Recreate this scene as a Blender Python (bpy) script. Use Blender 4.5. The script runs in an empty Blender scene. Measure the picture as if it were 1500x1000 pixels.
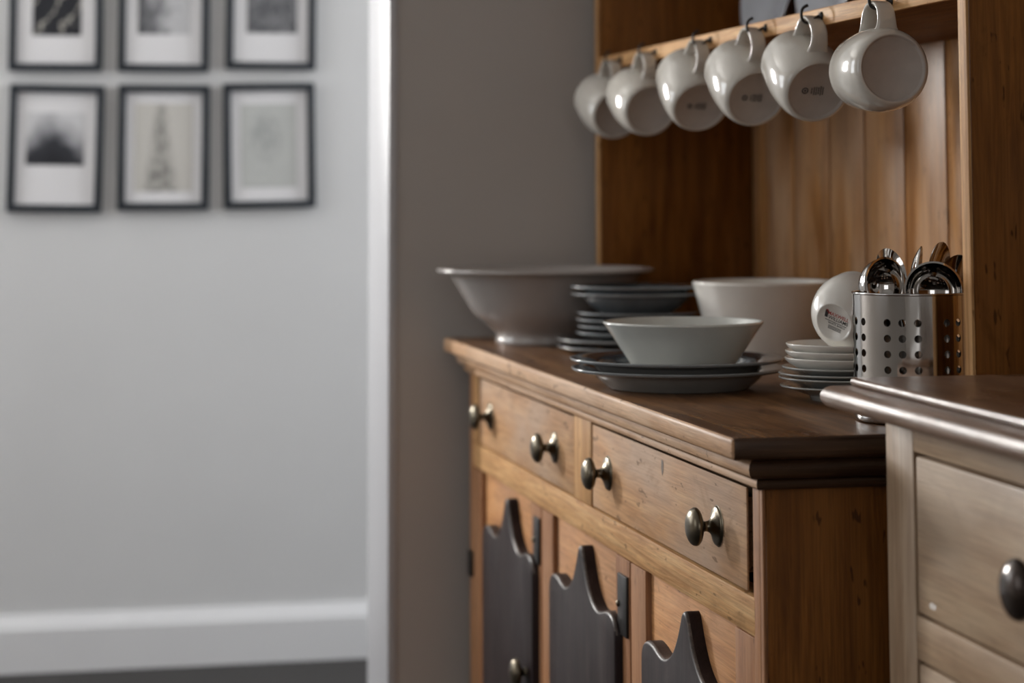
import bpy, bmesh, math, random
from mathutils import Vector, Matrix, Euler
random.seed(7)
PI = math.pi
H = 0.86                     # height of the dresser top above the floor
C = bpy.context.scene.collection
SC = bpy.context.scene

# ------------------------------------------------------------------ camera
cam_d = bpy.data.cameras.new('camera'); cam = bpy.data.objects.new('camera', cam_d); C.objects.link(cam)
Fw = Vector((0.20987268, 0.97334015, 0.09253334)); Rt = Vector((0.97759316, -0.21047766, -0.00328251)); Up = Vector((-0.0162812, -0.09114887, 0.99570418))
M = Matrix((Rt, Up, -Fw)).transposed().to_4x4(); M.translation = Vector((-0.78158, -2.42752, 0.26397 + H))
cam.matrix_world = M
cam_d.sensor_width = 36; cam_d.lens = 3423.57 / 1500 * 36
cam_d.shift_x = -(767.74 - 750) / 1500; cam_d.shift_y = -(500 + 43.8) / 1500
cam_d.clip_start = 0.05; cam_d.clip_end = 60
cam_d.dof.use_dof = True; cam_d.dof.focus_distance = 2.72; cam_d.dof.aperture_fstop = 3.7; cam_d.dof.aperture_blades = 9
SC.camera = cam

# ------------------------------------------------------------------ light
w = bpy.data.worlds.new('world'); SC.world = w; w.use_nodes = True
w.node_tree.nodes['Background'].inputs[0].default_value = (0.75, 0.85, 1.0, 1)
w.node_tree.nodes['Background'].inputs[1].default_value = 0.6
def area(name, loc, rot, sx, sy, power, col):
    l = bpy.data.lights.new(name, 'AREA'); l.shape = 'RECTANGLE'; l.size = sx; l.size_y = sy; l.energy = power; l.color = col
    o = bpy.data.objects.new(name, l); C.objects.link(o); o.location = loc; o.rotation_euler = rot; return o
WX = -2.5                                             # inner face of the left wall
WIN = [(1.83, 3.17), (-1.05, 0.35)]                   # extents of the windows along the wall
area('hall_window_daylight', (WX - 0.30, 2.50, 1.62), (0, -PI / 2, 0), 1.4, 1.4, 30, (0.94, 0.97, 1.0))
area('hall_side_window_daylight', (2.42, 2.62, 1.62), (0, PI / 2, 0), 1.4, 1.1, 66, (0.94, 0.97, 1.0))  # added fill for the hall wall, from an invented window
area('hall_end_window_daylight', (-1.60, 3.286 + 0.22, 1.66), (-PI / 2, 0, 0), 0.36, 0.66, 132, (1.0, 0.972, 0.935))
area('room_window_daylight', (WX - 0.30, -0.35, 1.62), (0, -PI / 2, 0), 1.4, 1.5, 7, (1.0, 0.96, 0.91))
area('back_window_daylight', (-1.0, -4.35, 1.62), (PI / 2, 0, 0), 1.5, 1.4, 11, (1.0, 0.95, 0.88))
SC.view_settings.view_transform = 'Standard'; SC.view_settings.look = 'None'
SC.view_settings.exposure = 0.0; SC.view_settings.gamma = 1.0; SC.view_settings.use_curve_mapping = False

# ------------------------------------------------------------------ object helpers
ORG = {}
def tag(o, label, cat, group=None):
    o['label'] = label; o['category'] = cat
    if group: o['group'] = group
    return o
def thing(name, label, cat, loc, group=None, rot=None, local=False):
    o = bpy.data.objects.new(name, None); C.objects.link(o); o.location = loc; o.empty_display_size = .05
    if rot is not None: o.rotation_euler = rot
    ORG[o] = Vector((0, 0, 0)) if local else Vector(loc)
    return tag(o, label, cat, group)
def mk(name, vs, fs, mats, parent=None, smooth=False, mi=None, origin=None):
    """one mesh object; coordinates are world ones, or those of a local root"""
    vs = [Vector(v) for v in vs]
    if origin is None:
        lo = [min(v[i] for v in vs) for i in range(3)]; hi = [max(v[i] for v in vs) for i in range(3)]
        c = Vector([(a + b) / 2 for a, b in zip(lo, hi)])
    else: c = Vector(origin)
    me = bpy.data.meshes.new(name); me.from_pydata([v - c for v in vs], [], fs)
    if not isinstance(mats, (list, tuple)): mats = [mats]
    for m in mats: me.materials.append(m)
    if mi: me.polygons.foreach_set('material_index', mi)
    if smooth:
        me.polygons.foreach_set('use_smooth', [True] * len(me.polygons))
        if smooth is not True: me.set_sharp_from_angle(angle=math.radians(smooth))
    me.update()
    o = bpy.data.objects.new(name, me); C.objects.link(o)
    o.parent = parent; o.location = c - (ORG[parent] if parent is not None else Vector((0, 0, 0))); ORG[o] = c
    return o
def bm_data(bm):
    bm.verts.index_update()
    vs = [v.co.copy() for v in bm.verts]; fs = [[v.index for v in f.verts] for f in bm.faces]; bm.free(); return vs, fs
def box_bm(x0, x1, y0, y1, z0, z1, bev=0, seg=2):
    bm = bmesh.new(); bmesh.ops.create_cube(bm, size=1)
    for v in bm.verts:
        v.co = Vector(((x0 + x1) / 2 + v.co.x * (x1 - x0), (y0 + y1) / 2 + v.co.y * (y1 - y0), (z0 + z1) / 2 + v.co.z * (z1 - z0)))
    if bev: bmesh.ops.bevel(bm, geom=bm.edges[:], offset=bev, segments=seg, affect='EDGES', profile=.5)
    return bm
def box(name, x0, x1, y0, y1, z0, z1, mat, parent=None, bev=0.0, seg=2):
    vs, fs = bm_data(box_bm(x0, x1, y0, y1, z0, z1, bev, seg)); return mk(name, vs, fs, mat, parent, smooth=35 if bev else False)
def merge(parts):
    V, F = [], []
    for vs, fs in parts:
        n = len(V); V += list(vs); F += [[i + n for i in f] for f in fs]
    return V, F
def lathe_data(prof, seg=64):
    vs, fs, sg = [], [], []; rings = []
    for r, z in prof:
        if r < 1e-6: rings.append([len(vs)]); vs.append(Vector((0, 0, z)))
        else:
            rings.append(list(range(len(vs), len(vs) + seg)))
            for k in range(seg): a = 2 * PI * k / seg; vs.append(Vector((r * math.cos(a), r * math.sin(a), z)))
    for j in range(len(prof) - 1):
        A, B = rings[j], rings[j + 1]
        for k in range(seg):
            k2 = (k + 1) % seg
            if len(A) == 1 and len(B) == 1: continue
            if len(A) == 1: f = [A[0], B[k2], B[k]]
            elif len(B) == 1: f = [A[k], A[k2], B[0]]
            else: f = [A[k], A[k2], B[k2], B[k]]
            fs.append(f); sg.append(j)
    return vs, fs, sg
def smooth_prof(pts, n=4):
    """Catmull-Rom through the profile points"""
    out = []
    P = [Vector(p + (0,)) if len(p) == 2 else Vector(p) for p in pts]
    for i in range(len(P) - 1):
        p0 = P[max(i - 1, 0)]; p1 = P[i]; p2 = P[i + 1]; p3 = P[min(i + 2, len(P) - 1)]
        for k in range(n):
            t = k / n
            q = .5 * ((2 * p1) + (p2 - p0) * t + (2 * p0 - 5 * p1 + 4 * p2 - p3) * t * t + (-p0 + 3 * p1 - 3 * p2 + p3) * t ** 3)
            out.append(q)
    out.append(P[-1]); return out
def tube_data(path, rad, seg=8, caps=True):
    P = [Vector(p) for p in path]; vs, fs = [], []; n = len(P)
    rr = rad if isinstance(rad, (list, tuple)) else [rad] * n
    up = None
    for i, p in enumerate(P):
        t = (P[min(i + 1, n - 1)] - P[max(i - 1, 0)]).normalized()
        if up is None: up = t.orthogonal().normalized()
        up = (up - t * up.dot(t)).normalized(); b = t.cross(up)
        for k in range(seg): a = 2 * PI * k / seg; vs.append(p + (up * math.cos(a) + b * math.sin(a)) * rr[i])
    for i in range(n - 1):
        for k in range(seg):
            k2 = (k + 1) % seg; fs.append([i * seg + k, i * seg + k2, (i + 1) * seg + k2, (i + 1) * seg + k])
    if caps: fs.append(list(range(seg))[::-1]); fs.append([(n - 1) * seg + k for k in range(seg)])
    return vs, fs
def strap_data(path, wdir, width, thick, seg=10):
    """a flat strap with rounded edges swept along a path; wdir = direction of its width"""
    P = [Vector(p) for p in path]; W = Vector(wdir); vs, fs = [], []; n = len(P)
    sec = []
    for k in range(4 * seg // 4 * 2):
        a = 2 * PI * k / (4 * seg // 4 * 2); c, s = math.cos(a), math.sin(a)
        sec.append((math.copysign(abs(c) ** .45, c) * width / 2, math.copysign(abs(s) ** .7, s) * thick / 2))
    m = len(sec)
    for i, p in enumerate(P):
        t = (P[min(i + 1, n - 1)] - P[max(i - 1, 0)]).normalized(); nn = t.cross(W).normalized()
        e = 1 + .35 * (abs(2 * i / (n - 1) - 1) ** 6)
        for a, b in sec: vs.append(p + W * a * e + nn * b * e)
    for i in range(n - 1):
        for k in range(m):
            k2 = (k + 1) % m; fs.append([i * m + k, i * m + k2, (i + 1) * m + k2, (i + 1) * m + k])
    fs.append(list(range(m))[::-1]); fs.append([(n - 1) * m + k for k in range(m)])
    return vs, fs
def xf(vs, m): return [m @ Vector(v) for v in vs]

# ------------------------------------------------------------------ materials
def new_mat(name):
    m = bpy.data.materials.new(name); m.use_nodes = True; nt = m.node_tree; b = nt.nodes['Principled BSDF']; return m, nt, b
def N(nt, t, **kw):
    n = nt.nodes.new(t)
    for k, v in kw.items():
        if k in n.inputs: n.inputs[k].default_value = v
        else: setattr(n, k, v)
    return n
def mathn(nt, op, a, b=None):
    n = nt.nodes.new('ShaderNodeMath'); n.operation = op
    for i, v in enumerate((a, b)):
        if v is None: continue
        if isinstance(v, (int, float)): n.inputs[i].default_value = v
        else: nt.links.new(v, n.inputs[i])
    return n.outputs[0]
def mixc(nt, fac, a, b, mode='MIX'):
    n = nt.nodes.new('ShaderNodeMix'); n.data_type = 'RGBA'; n.blend_type = mode
    for s, v in ((n.inputs[0], fac), (n.inputs[6], a), (n.inputs[7], b)):
        if isinstance(v, (int, float)): s.default_value = v
        elif isinstance(v, tuple): s.default_value = v if len(v) == 4 else v + (1,)
        else: nt.links.new(v, s)
    return n.outputs[2]
def ramp(nt, fac, stops):
    r = nt.nodes.new('ShaderNodeValToRGB'); nt.links.new(fac, r.inputs[0]); e = r.color_ramp.elements
    while len(e) < len(stops): e.new(.5)
    for el, (p, c) in zip(e, stops):
        el.position = p; el.color = (c, c, c, 1) if isinstance(c, (int, float)) else tuple(c) + (1,)
    return r.outputs[0]
def simple(name, col, rough=.5, metal=0, var=.06, nscale=9, bump=0, spec=.5, coat=0):
    m, nt, b = new_mat(name)
    tc = N(nt, 'ShaderNodeTexCoord'); ns = N(nt, 'ShaderNodeTexNoise', Scale=nscale, Detail=4.0); nt.links.new(tc.outputs['Object'], ns.inputs['Vector'])
    lo = tuple(max(0, c * (1 - var)) for c in col); hi = tuple(min(1, c * (1 + var)) for c in col)
    nt.links.new(ramp(nt, ns.outputs[0], [(.3, lo), (.7, hi)]), b.inputs['Base Color'])
    b.inputs['Roughness'].default_value = rough; b.inputs['Metallic'].default_value = metal; b.inputs['Specular IOR Level'].default_value = spec
    if coat: b.inputs['Coat Weight'].default_value = coat; b.inputs['Coat Roughness'].default_value = .06
    if bump:
        n2 = N(nt, 'ShaderNodeTexNoise', Scale=nscale * 22, Detail=2.0); nt.links.new(tc.outputs['Object'], n2.inputs['Vector'])
        bp = N(nt, 'ShaderNodeBump', Strength=bump, Distance=.001); nt.links.new(n2.outputs[0], bp.inputs['Height']); nt.links.new(bp.outputs[0], b.inputs['Normal'])
    return m
def wood(name, axis, dark, mid, light, rough=.45, worn=None, worn_amt=.0, scratch=.5, bump=.25, spec=.35, along=2.2, across=26, stain=.45, fig=.5):
    m, nt, b = new_mat(name)
    tc = N(nt, 'ShaderNodeTexCoord'); oi = N(nt, 'ShaderNodeObjectInfo')
    off = nt.nodes.new('ShaderNodeVectorMath'); off.operation = 'SCALE'; off.inputs[0].default_value = (13.7, 29.1, 41.3); nt.links.new(oi.outputs['Random'], off.inputs[3])
    add = nt.nodes.new('ShaderNodeVectorMath'); add.operation = 'ADD'; nt.links.new(tc.outputs['Object'], add.inputs[0]); nt.links.new(off.outputs[0], add.inputs[1])
    def mapped(al, ac):
        mp = N(nt, 'ShaderNodeMapping'); s = [ac, ac, ac]; s['xyz'.index(axis)] = al; mp.inputs['Scale'].default_value = s
        nt.links.new(add.outputs[0], mp.inputs['Vector']); return mp.outputs[0]
    n1 = N(nt, 'ShaderNodeTexNoise', Scale=1.0, Detail=5.0, Roughness=.6, Distortion=1.4); nt.links.new(mapped(along, across), n1.inputs['Vector'])
    n2 = N(nt, 'ShaderNodeTexNoise', Scale=1.0, Detail=3.0, Roughness=.7); nt.links.new(mapped(9, 330), n2.inputs['Vector'])
    n3 = N(nt, 'ShaderNodeTexNoise', Scale=1.0, Detail=3.0); nt.links.new(mapped(3.5, 8), n3.inputs['Vector'])
    n4 = N(nt, 'ShaderNodeTexNoise', Scale=1.0, Detail=2.0, Roughness=.6); nt.links.new(mapped(28, 95), n4.inputs['Vector'])
    col = ramp(nt, n1.outputs[0], [(.28, dark), (.5, mid), (.72, light)])
    col = mixc(nt, .55, col, ramp(nt, n2.outputs[0], [(.3, .55), (.6, 1.0)]), 'MULTIPLY')
    if worn: col = mixc(nt, mathn(nt, 'MULTIPLY', ramp(nt, n3.outputs[0], [(.42, 0.), (.66, 1.)]), worn_amt), col, worn)
    col = mixc(nt, mathn(nt, 'MULTIPLY', ramp(nt, n4.outputs[0], [(.66, 0.), (.71, 1.)]), scratch), col, tuple(c * .25 for c in dark))
    n5 = N(nt, 'ShaderNodeTexNoise', Scale=1.0, Detail=5.0, Roughness=.65, Distortion=.6); nt.links.new(mapped(7, 16), n5.inputs['Vector'])
    col = mixc(nt, mathn(nt, 'MULTIPLY', ramp(nt, n5.outputs[0], [(.58, 0.), (.70, 1.)]), stain), col, tuple(c * .45 for c in mid))
    n6 = N(nt, 'ShaderNodeTexNoise', Scale=1.0, Detail=2.0, Distortion=2.5); nt.links.new(mapped(along * 2.2, across * 4.5), n6.inputs['Vector'])
    col = mixc(nt, fig, col, ramp(nt, n6.outputs[0], [(.36, .62), (.55, 1.0)]), 'MULTIPLY')
    nt.links.new(col, b.inputs['Base Color'])
    b.inputs['Specular IOR Level'].default_value = spec
    nt.links.new(ramp(nt, n3.outputs[0], [(.3, max(.05, rough - .08)), (.7, rough + .1)]), b.inputs['Roughness'])
    bp = N(nt, 'ShaderNodeBump', Strength=bump, Distance=.0012); nt.links.new(n2.outputs[0], bp.inputs['Height']); nt.links.new(bp.outputs[0], b.inputs['Normal'])
    return m
M_ = {}
def pine(kind, axis):
    k = (kind, axis)
    if k not in M_:
        P = dict(
            front=dict(dark=(.40, .20, .085), mid=(.56, .31, .15), light=(.66, .40, .21), rough=.6, worn=(.50, .37, .28), worn_amt=.75, scratch=.6, spec=.12, fig=.35),
            panel=dict(dark=(.42, .18, .07), mid=(.58, .28, .11), light=(.66, .35, .16), rough=.6, worn=(.46, .28, .18), worn_amt=.5, scratch=.5, spec=.12, fig=.45),
            rail=dict(dark=(.42, .20, .075), mid=(.64, .36, .155), light=(.76, .48, .235), rough=.55, scratch=.6, along=3.0, across=70, spec=.12, fig=.55),
            stile=dict(dark=(.26, .11, .045), mid=(.37, .17, .075), light=(.46, .23, .105), rough=.55, worn=(.42, .24, .14), worn_amt=.4, spec=.12),
            side=dict(dark=(.13, .042, .007), mid=(.23, .083, .014), light=(.32, .125, .024), rough=.5, scratch=.7, worn=(.28, .13, .05), worn_amt=.3, spec=.12, stain=.6),
            back=dict(dark=(.24, .095, .028), mid=(.43, .20, .066), light=(.57, .29, .105), rough=.34, worn=(.54, .36, .23), worn_amt=.6, along=2.0, across=18, spec=.3),
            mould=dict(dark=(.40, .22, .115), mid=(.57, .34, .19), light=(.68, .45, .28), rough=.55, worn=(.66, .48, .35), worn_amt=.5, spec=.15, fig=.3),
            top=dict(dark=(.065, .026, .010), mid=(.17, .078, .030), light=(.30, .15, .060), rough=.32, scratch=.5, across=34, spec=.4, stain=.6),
            ogee=dict(dark=(.014, .0080, .0082), mid=(.026, .0160, .0165), light=(.052, .032, .031), rough=.42, scratch=.2, spec=.22),
            worn_edge=dict(dark=(.030, .022, .019), mid=(.10, .078, .066), light=(.20, .165, .14), rough=.38, scratch=.3, spec=.35, along=30, across=40),  # worn wood, lightened further to carry a painted edge highlight
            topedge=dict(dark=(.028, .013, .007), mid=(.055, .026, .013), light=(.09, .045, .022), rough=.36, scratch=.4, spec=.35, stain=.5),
            chest=dict(dark=(.31, .20, .12), mid=(.42, .29, .185), light=(.49, .36, .24), rough=.45, worn=(.49, .38, .28), worn_amt=.6, scratch=.1, spec=.2, fig=.12, stain=.2),
            nosing=dict(dark=(.20, .125, .085), mid=(.27, .175, .125), light=(.36, .25, .185), rough=.36, scratch=.5, spec=.38, bump=.5),
            chesttop=dict(dark=(.10, .048, .025), mid=(.16, .082, .043), light=(.22, .12, .065), rough=.27, scratch=.3, spec=.5),
        )[kind]
        M_[k] = wood('wood_%s_grain_%s' % (kind, axis), axis, **P)
    return M_[k]
GLAZE = simple('stoneware_glaze', (.60, .57, .515), .12, var=.04, nscale=30, coat=.5)
GLAZE_W = simple('white_glaze', (.78, .76, .71), .16, var=.03, nscale=20, coat=.4)
UNGLAZED = simple('unglazed_foot', (.46, .42, .385), .6, var=.05, nscale=60, bump=.15)
GREYBOWL = simple('greige_glaze', (.40, .37, .35), .22, var=.04, nscale=20, coat=.3)
PALEGREY = simple('pale_grey_glaze', (.46, .47, .45), .16, var=.04, nscale=20, coat=.4)
BOWLG = simple('grey_green_glaze', (.60, .61, .575), .18, var=.04, nscale=20, coat=.4)
UNDERG = simple('grey_underside_glaze', (.27, .265, .25), .25, var=.05, nscale=20, coat=.3)
SLATE = simple('slate_blue_glaze', (.035, .046, .056), .10, var=.15, nscale=25, coat=.5)
SLATE_U = simple('slate_grey_underside', (.15, .165, .175), .22, var=.1, nscale=25, coat=.3)
RIMG = simple('grey_rim_glaze', (.26, .28, .29), .14, var=.06, nscale=25, coat=.4)
BLUEGREY = simple('blue_grey_glaze', (.50, .53, .57), .2, var=.06, nscale=15, coat=.3)
BRASS = simple('aged_brass', (.17, .145, .105), .3, 1, var=.25, nscale=40)
BRONZE = simple('dark_bronze', (.050, .034, .026), .22, .6, var=.2, nscale=30, coat=.3)
STEEL = simple('brushed_steel', (.56, .55, .535), .10, 1, var=.05, nscale=12)
STEEL_P = simple('polished_steel', (.60, .58, .56), .07, 1, var=.04, nscale=12)
IRON = simple('black_iron', (.018, .016, .015), .38, .3, var=.2, nscale=50)
INK = simple('black_ink', (.03, .03, .032), .5, var=.05); INKRED = simple('red_ink', (.45, .06, .05), .5, var=.05)
WALL = simple('grey_wall_paint', (.50, .465, .435), .75, var=.02, nscale=3, bump=.12, spec=.25)
WALLHALL = simple('white_wall_paint', (.70, .70, .70), .7, var=.02, nscale=2.5, bump=.12, spec=.25)
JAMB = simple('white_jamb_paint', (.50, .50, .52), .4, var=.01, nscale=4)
TRIM = simple('white_gloss_trim', (.84, .84, .85), .3, var=.01, nscale=4)
CEIL = simple('ceiling_paint', (.72, .71, .69), .8, var=.02)
FRAMEB = simple('navy_black_frame', (.014, .020, .028), .4, var=.1, nscale=20)
MAT_W = simple('white_mount_card', (.80, .79, .80), .8, var=.01)
m, nt, b = new_mat('dark_carpet'); FLOOR = m
tc = N(nt, 'ShaderNodeTexCoord'); n1 = N(nt, 'ShaderNodeTexNoise', Scale=260.0, Detail=3.0); nt.links.new(tc.outputs['Object'], n1.inputs['Vector'])
nt.links.new(ramp(nt, n1.outputs[0], [(.3, (.022, .021, .021)), (.7, (.055, .05, .047))]), b.inputs['Base Color']); b.inputs['Roughness'].default_value = .95
bp = N(nt, 'ShaderNodeBump', Strength=.6, Distance=.004); nt.links.new(n1.outputs[0], bp.inputs['Height']); nt.links.new(bp.outputs[0], b.inputs['Normal'])

# ------------------------------------------------------------------ the room
def struct(o): o['kind'] = 'structure'; return o
WR = .575; YE = 1.72; YF = 3.286; CZ = 2.55
struct(box('floor', WX - .15, 2.2, -4.2, YF + .1, -.1, 0, FLOOR))
struct(box('ceiling', WX - .15, 2.2, -4.2, YF + .1, CZ, CZ + .1, CEIL))
struct(box('wall_right', WR, WR + .12, -4.2, YE, 0, CZ, WALL))
struct(box('wall_end', -.121, WR + .12, YE, YE + .235, 0, CZ, WALL))
struct(box('trim_1', -.137, -.121, YE - .004, YE + .239, 0, CZ, JAMB, bev=.002))   # white lining on the end of the wall
# left wall and back wall with their window openings
wz0, wz1 = .92, 2.30; (ya0, ya1), (yb0, yb1) = WIN
V, F = merge([bm_data(box_bm(WX - .15, WX, *q)) for q in ((-4.2, yb0, 0, CZ), (yb1, ya0, 0, CZ), (ya1, YF, 0, CZ), (ya0, ya1, 0, wz0), (ya0, ya1, wz1, CZ), (yb0, yb1, 0, wz0), (yb0, yb1, wz1, CZ))])
struct(mk('wall_left', V, F, WALL))
XC0, XC1 = -1.75, -.25
V, F = merge([bm_data(box_bm(q[0], q[1], -4.2, -4.08, q[2], q[3])) for q in ((WX - .15, XC0, 0, CZ), (XC1, WR + .12, 0, CZ), (XC0, XC1, 0, wz0), (XC0, XC1, wz1, CZ))])
struct(mk('wall_back', V, F, WALL))
XD0, XD1 = -1.83, -1.37; zd0, zd1 = 1.26, 2.06
V, F = merge([bm_data(box_bm(q[0], q[1], YF, YF + .12, q[2], q[3])) for q in ((WX - .15, XD0, 0, CZ), (XD1, 2.2, 0, CZ), (XD0, XD1, 0, zd0), (XD0, XD1, zd1, CZ))])
struct(mk('wall_far', V, F, WALLHALL))
YH0, YH1 = 2.07, 3.17  # opening made for the added hall side fill
V, F = merge([bm_data(box_bm(2.08, 2.2, *q)) for q in ((YE + .235, YH0, 0, CZ), (YH1, YF, 0, CZ), (YH0, YH1, 0, wz0), (YH0, YH1, wz1, CZ))])
struct(mk('wall_hall', V, F, WALLHALL))
def window(n, a0, a1, side, wz0=wz0, wz1=wz1):
    o = bpy.data.objects.new('window_%d' % n, None); C.objects.link(o); o['kind'] = 'structure'
    P = lambda q: (WX - .11, WX - .06, q[0], q[1]) if side == 'left' else (2.13, 2.18, q[0], q[1]) if side == 'hall' else (q[0], q[1], -4.17, -4.12) if side == 'back' else (q[0], q[1], YF + .05, YF + .10)
    ctr = P(((a0 + a1) / 2,) * 2); o.location = (ctr[0], ctr[2], wz0); ORG[o] = Vector(o.location); mid = (a0 + a1) / 2; zc_ = (wz0 + wz1) / 2
    for q in ((a0, a0 + .05), (a1 - .05, a1)): box('window_jamb', *P(q), wz0, wz1, TRIM, o, .004)
    for z in ((wz0, wz0 + .05), (wz1 - .05, wz1)): box('window_rail', *P((a0 + .05, a1 - .05)), *z, TRIM, o, .004)
    if a1 - a0 > .8: box('mullion', *P((mid - .02, mid + .02)), wz0 + .05, wz1 - .05, TRIM, o, .003)
    for q in ((a0 + .05, mid - .02), (mid + .02, a1 - .05)): box('transom', *P(q), zc_ - .02, zc_ + .02, TRIM, o, .003)
window(1, ya0, ya1, 'left'); window(2, yb0, yb1, 'left'); window(3, XC0, XC1, 'back'); window(4, XD0, XD1, 'far', zd0, zd1); window(5, YH0, YH1, 'hall')  # the last window is invented, to go with the hall side fill
# skirting of the far wall: a tall board with a moulded top
prof = [(0, 0), (-.02, 0), (-.02, .098), (-.016, .106), (-.014, .114), (-.008, .122), (-.006, .132), (0, .132)]
def extrude_x(prof, x0, x1, y, z0):
    vs = [(x0, y + a, z0 + b) for a, b in prof] + [(x1, y + a, z0 + b) for a, b in prof]; n = len(prof)
    return vs, [[i, (i + 1) % n, n + (i + 1) % n, n + i] for i in range(n)] + [list(range(n))[::-1], [n + i for i in range(n)]]
vs, fs = extrude_x(prof, WX, 2.08, YF, 0); struct(mk('baseboard_far', vs, fs, TRIM))
vs, fs = extrude_x(prof, -.121, -.002, YE, 0); struct(mk('baseboard_end', vs, fs, TRIM))

# ------------------------------------------------------------------ the dresser
L = 1.66; OY = .030; OX = .042; XB = .56
dr = thing('kitchen_dresser', 'old pine kitchen dresser with plate rack, two drawers and dark pointed door panels', 'dresser', (.28, L / 2, 0))
def extrude_profile_U(prof, parent, name, mats):
    """a moulding that runs round the far end, the front and the near end; prof = (outwards, z)"""
    vs, fs = [], []; n = len(prof)
    for k in range(4):
        for d, z in prof:
            x = XB if k in (0, 3) else -d
            y = L + d if k < 2 else -d
            vs.append((x, y, H + z))
    for k in range(3):
        for i in range(n - 1): fs.append([k * n + i, k * n + i + 1, (k + 1) * n + i + 1, (k + 1) * n + i])
    return vs, fs
# the board: top face dark, its edge rounded and pale at the front
def board_top():
    sec = [(OX, 0 - .022), (OX + .0008, -.019), (OX + .0008, -.008), (OX - .001, -.003), (OX - .004, 0)]
    bm = box_bm(-OX, XB, -OY, L + OY, H - .024, H, .0055, 3); return bm_data(bm)
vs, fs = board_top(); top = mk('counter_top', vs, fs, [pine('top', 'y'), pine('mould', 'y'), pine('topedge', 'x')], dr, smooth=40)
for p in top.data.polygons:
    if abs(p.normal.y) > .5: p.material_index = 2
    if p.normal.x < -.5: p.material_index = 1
def mould(name, xo, yo, z0, z1, rnd):
    seg = 6; prof = []
    for i in range(seg + 1):
        a = -PI / 2 + PI * i / seg
        prof.append((rnd * math.cos(a), (z0 + z1) / 2 + (z1 - z0) / 2 * math.sin(a)))
    base_x, base_y = xo - rnd, yo - rnd
    vs, fs = [], []; n = len(prof)
    for k in range(4):
        for d, z in prof:
            x = XB if k in (0, 3) else -(base_x + d); y = L + base_y + d if k < 2 else -(base_y + d)
            vs.append((x, y, H + z))
    for k in range(3):
        for i in range(n - 1): fs.append([k * n + i, (k + 1) * n + i, (k + 1) * n + i + 1, k * n + i + 1])
    # caps: inner fill top and bottom
    for i in (0, n - 1): fs.append([i, n + i, 2 * n + i, 3 * n + i] if i == 0 else [i, 3 * n + i, 2 * n + i, n + i])
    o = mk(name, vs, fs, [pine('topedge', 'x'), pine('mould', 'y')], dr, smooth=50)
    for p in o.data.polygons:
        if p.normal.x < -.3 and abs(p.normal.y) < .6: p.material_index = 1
    return o
mould('top_moulding', .021, .021, -.046, -.024, .009)
mould('top_moulding', .009, .009, -.058, -.046, .004)
# carcass
box('side_panel', .0042, XB, 0, .0100, .06, H - .058, pine('side', 'z'), dr, .0015)
box('side_panel', .022, XB, L - .022, L, .06, H - .058, pine('side', 'z'), dr, .0015)
box('corner_post', 0, .004, 0, .010, .06, H - .058, pine('stile', 'z'), dr, .0015)
box('corner_post', 0, .012, .0105, .034, .06, H - .058, pine('stile', 'z'), dr, .0012)
box('corner_post', 0, .022, L - .030, L, .06, H - .058, pine('stile', 'z'), dr, .0015)
box('drawer_divider', .0, .03, .768, .871, H - .176, H - .058, pine('rail', 'z'), dr, .0012)
box('drawer_stile', .0, .03, 1.582, L - .0305, H - .176, H - .058, pine('rail', 'z'), dr, .0012)
box('face_rail', -.0005, .03, .0305, L - .0305, H - .218, H - .177, pine('rail', 'y'), dr, .0015)
box('bottom_rail', .0, .03, .0305, L - .0305, .06, .12, pine('rail', 'y'), dr, .0015)
box('plinth', .02, XB, .02, L - .02, 0, .06, pine('side', 'y'), dr, .002)
box('back_panel', XB - .012, XB - .001, .022, L - .022, .06, H - .03, pine('side', 'z'), dr)
# knobs: a turned reel with a flared back and a mushroom head
KP = [(0, 0), (.0215, 0), (.0222, .0012), (.0205, .0032), (.013, .0058), (.0075, .0095), (.0058, .0135), (.0064, .0165), (.011, .0195), (.0178, .0215), (.0212, .0245), (.0212, .0280), (.0185, .0320), (.0125, .0352), (.006, .0365), (0, .0368)]
kv, kf, _ = lathe_data([(p.x, p.y) for p in smooth_prof(KP, 3)], 32)
ROT_OUT = Matrix.Rotation(-PI / 2, 4, 'Y')           # local z -> world -x
def knob(y, z, parent, x=0.0, s=1.0, mat=None):
    m = Matrix.Translation((x, y, z)) @ ROT_OUT @ Matrix.Scale(s, 4)
    return mk('knob', xf(kv, m), kf, mat or BRASS, parent, smooth=60)
def drawer(y0, y1, z0, z1, knobs, g):
    vs, fs = bm_data(box_bm(.0 + g, .0038, y0, y1, z0, z1, .0011, 2))
    v2, f2 = bm_data(box_bm(.0038, .42, y0 + .07, y1 - .07, z0 + .008, z1 - .02))
    vs, fs = merge([(vs, fs), (v2, f2)])
    d = mk('drawer', vs, fs, pine('front', 'y'), dr, smooth=35)
    for ky in knobs: knob(ky, (z0 + z1) / 2 - .001, d, x=g)
    return d
drawer(.0600, .7620, H - .1740, H - .0632, (.1686, .6746), .001)
drawer(.8765, 1.5765, H - .1740, H - .0632, (.996, 1.480), .001)
def flat_mark(name, cy, cz, w, h, mat, parent, x, seed, n=14):
    rnd = random.Random(seed); vs = []
    for k in range(n):
        a = 2 * PI * k / n; q = rnd.uniform(.65, 1.0); vs.append((x, cy + w / 2 * q * math.cos(a), cz + h / 2 * q * math.sin(a)))
    return mk(name, vs, [list(range(n))], mat, parent)
STAIN = simple('grey_stain', (.16, .11, .075), .6, var=.35, nscale=120)
CHIP = simple('pale_paint_chip', (.72, .66, .60), .6, var=.05)
dd = [c for c in dr.children if c.name.startswith('drawer') and 'd' == c.name[0] and c.children]
flat_mark('stain_mark', .402, H - .0800, .013, .026, STAIN, dd[0], .0007, 4)
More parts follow.
